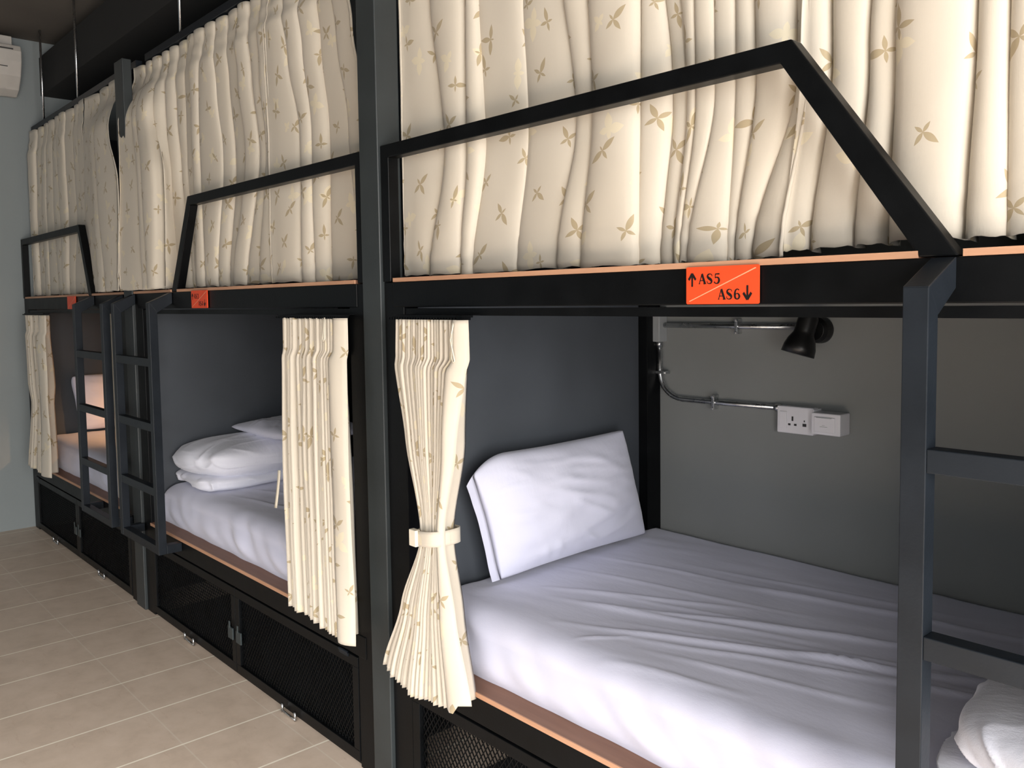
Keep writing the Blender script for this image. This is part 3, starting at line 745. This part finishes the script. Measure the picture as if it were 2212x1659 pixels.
# ------------------------------------------------------------------ number signs
G = {  # glyphs as strokes (points, widths) in a unit box
 'A': [([(.02, 0), (.40, 1)], (.10, .10)), ([(.40, 1), (.86, 0)], (.30, .26)), ([(.15, .34), (.66, .34)], (.08, .08)), ([(-.06, .03), (.16, .03)], (.06, .06)), ([(.62, .03), (1.04, .03)], (.06, .06))],
 'S': [([(.80, .74), (.74, .90), (.50, .975), (.24, .90), (.17, .72), (.34, .56), (.58, .44), (.74, .28), (.66, .10), (.42, .03), (.16, .10), (.10, .30)], (.08, .08, .08, .16, .26, .28, .30, .26, .16, .08, .08, .10))],
 '5': [([(.22, .95), (.80, .95)], (.10, .14)), ([(.24, .97), (.20, .55)], (.12, .10)), ([(.20, .56), (.44, .63), (.68, .52), (.74, .30), (.62, .10), (.38, .03), (.14, .10), (.12, .22)], (.08, .10, .22, .30, .20, .09, .12, .16))],
 '6': [([(.74, .88), (.50, .98), (.26, .84), (.17, .50), (.22, .18), (.44, .03), (.68, .10), (.78, .30), (.66, .50), (.44, .56), (.24, .44)], (.12, .09, .18, .28, .24, .10, .16, .26, .16, .08, .06))],
 '3': [([(.16, .80), (.30, .95), (.56, .95), (.68, .76), (.52, .56), (.36, .53), (.56, .50), (.74, .28), (.60, .07), (.34, .03), (.12, .14)], (.14, .09, .14, .26, .12, .07, .12, .30, .18, .09, .14))],
 '4': [([(.58, 1), (.58, 0)], (.24, .24)), ([(.52, 1), (.06, .28)], (.09, .09)), ([(.04, .27), (.90, .27)], (.10, .10))],
 '^': [([(.42, 0), (.42, .86)], (.18, .18)), ([(.04, .50), (.42, .96)], (.20, .20)), ([(.42, .96), (.80, .50)], (.20, .20))],
 'v': [([(.42, 1), (.42, .14)], (.18, .18)), ([(.04, .50), (.42, .04)], (.20, .20)), ([(.42, .04), (.80, .50)], (.20, .20))],
}
def write(mb, s_, x, z, h, adv, y):
    for ch in s_:
        lay = 0
        for pts, ws in G[ch]:
            P2 = [Vector((p[0], p[1])) for p in pts]
            # refine curves
            if len(P2) > 2:
                Q = []; Wd = []
                n = len(P2)
                for i in range(n - 1):
                    p0 = P2[max(i - 1, 0)]; p1 = P2[i]; p2 = P2[i + 1]; p3 = P2[min(i + 2, n - 1)]
                    for t in (0, .25, .5, .75):
                        Q.append(.5 * ((2 * p1) + (p2 - p0) * t + (2 * p0 - 5 * p1 + 4 * p2 - p3) * t * t + (3 * p1 - p0 - 3 * p2 + p3) * t ** 3)); Wd.append(ws[i] + (ws[i + 1] - ws[i]) * t)
                Q.append(P2[-1]); Wd.append(ws[-1])
            else: Q, Wd = P2, list(ws)
            b = len(mb.v); yy = y - .0004 - .00005 * lay; lay += 1
            for i, p in enumerate(Q):
                t = (Q[min(i + 1, len(Q) - 1)] - Q[max(i - 1, 0)]).normalized(); nn = Vector((-t.y, t.x)) * Wd[i] / 2
                for sg in (1, -1):
                    q = p + nn * sg; mb.v.append((x + q.x * h * .82, yy, z + q.y * h))
            for i in range(len(Q) - 1): mb.f.append((b + 2 * i, b + 2 * i + 1, b + 2 * i + 3, b + 2 * i + 2))
        x += adv
    return mb
def sign(x, top, bot, label):
    y = Y0 - .001; w, z0, z1 = .152, 1.3895, 1.4575
    o = MB().prism([(x + .002, z0), (x + w - .002, z0), (x + w, z0 + .002), (x + w, z1 - .002), (x + w - .002, z1), (x + .002, z1), (x, z1 - .002), (x, z0 + .002)], y - .0035, y).build('number_sign', 'sign')
    o.location = (0, -.0035, 0)
    tag(o, label, 'sign', 'small orange number signs on the bunk beams')
    yy = y - .0037
    def q(mb, name, mat):
        c = mb.build(name, mat, o); c.matrix_parent_inverse = Matrix.Identity(4); return c
    m = MB(); m.v = [(x + .006, yy, z0 + .0055), (x + .0075, yy, z0 + .0045), (x + w - .005, yy, z1 - .006), (x + w - .0065, yy, z1 - .0045)]; m.f = [(0, 1, 2, 3)]
    q(m, 'diagonal_line', 'signline')
    if top:
        m = MB(); write(m, '^', x + .005, z1 - .036, .025, .022, yy); write(m, top, x + .0290, z1 - .0315, .0185, .0158, yy)
        write(m, bot, x + .0705, z0 + .008, .0185, .0158, yy); write(m, 'v', x + .121, z0 + .0065, .026, .022, yy)
        q(m, 'lettering', 'ink')
    return o
sign(-.956, 'AS5', 'AS6', 'orange sign reading AS5 and AS6 on the nearest bunk')
sign(-3.313, 'AS3', 'AS4', 'small orange sign reading AS3 and AS4 on the middle bunk')
sign(-5.035, None, None, 'barely visible orange sign behind the ladder of the farthest bunk')

# ------------------------------------------------------------------ air conditioner on the end wall
AC = empty('air_conditioner', (XL, .8, 2.69), 'white wall mounted air conditioner near the ceiling at the far end', 'air conditioner')
pr = [(XL + .001, 2.70), (XL + .07, 2.69), (XL + .14, 2.72), (XL + .20, 2.79), (XL + .235, 2.87), (XL + .24, 2.93), (XL + .225, 2.965), (XL + .12, 2.975), (XL + .001, 2.975)]
MB().prism(pr, .42, 1.315, 'y').build('body', 'acwhite', AC, bevel=.006)
MB().box(XL + .001, XL + .15, .45, 1.285, 2.974, 3.035).build('top_cover', 'acwhite', AC, bevel=.004)
MB().box(XL + .236, XL + .2425, .47, 1.27, 2.935, 2.941).box(XL + .21, XL + .226, .50, 1.24, 2.835, 2.838).build('air_slot', 'slot', AC)
MB().prism([(XL + .075, 2.688), (XL + .145, 2.719), (XL + .143, 2.724), (XL + .073, 2.694)], .50, 1.24, 'y').build('louver', 'acwhite', AC)

# pale strip standing in for a lit upright edge by the farthest bunk's ladder
tag(MB().tube([(-4.19, Y0 - .045, 1.366), (-4.19, Y0 - .045, 1.05), (-4.185, Y0 - .044, .5)], .0035, 8).build('lit_edge_strip', 'tape', smooth=True), 'thin pale strip standing in for a lit edge between the two far ladders', 'lit edge strip')

# ------------------------------------------------------------------ light
W = D.worlds.new('World'); bpy.context.scene.world = W; W.use_nodes = True
W.node_tree.nodes['Background'].inputs[0].default_value = (.8, .88, 1, 1); W.node_tree.nodes['Background'].inputs[1].default_value = .5
def area(name, loc, direction, sx, sy, e, col):
    L = D.lights.new(name, 'AREA'); L.shape = 'RECTANGLE'; L.size = sx; L.size_y = sy; L.energy = e; L.color = col
    o = D.objects.new(name, L); COL.objects.link(o); o.location = loc
    o.rotation_euler = Vector(direction).to_track_quat('-Z', 'Y').to_euler(); return o
area('window_daylight', ((WX0 + WX1) / 2, YF - .12, (WZ0 + WZ1) / 2), (-1, .45, -1.5), WX1 - WX0, WZ1 - WZ0, 150, (1, .97, .94)).data.spread = math.radians(112)
area('door_daylight', (XR + .12, (DY0 + DY1) / 2, DZ1 / 2), (-1, .0, -.15), DY1 - DY0, DZ1, 178, (1, .965, .93))
area('added_far_fill', ((EX0 + EX1) / 2, YF - .12, 1.0), (-1, .35, -.9), EX1 - EX0, 1.95, 11, (.80, .93, 1)).data.spread = math.radians(120)  # added cool fill for the low end wall, set in the added doorway

# ------------------------------------------------------------------ camera
sc = bpy.context.scene
cam = D.cameras.new('Camera'); co = D.objects.new('Camera', cam); COL.objects.link(co); sc.camera = co
r_ = (0.6715899678, 0.7407961616, -0.0137099256); d_ = (0.0391477508, -0.0539563623, -0.9977755841); f_ = (-0.7398880785, 0.6695593759, -0.0652370552)
mat = Matrix(((r_[0], -d_[0], -f_[0], 0), (r_[1], -d_[1], -f_[1], 0), (r_[2], -d_[2], -f_[2], 1.4), (0, 0, 0, 1)))
co.matrix_world = mat
cam.sensor_fit = 'HORIZONTAL'; cam.sensor_width = 36; cam.lens = 36 * 1832.2524512501745 / 2212
cam.shift_x = (1106 - 1110.5338571) / 2212; cam.shift_y = (770.02108573 - 829.5) / 2212
cam.clip_start = .05
vs = sc.view_settings
vs.view_transform = 'Standard'; vs.look = 'None'; vs.gamma = 1; vs.use_curve_mapping = False; vs.exposure = 0.28
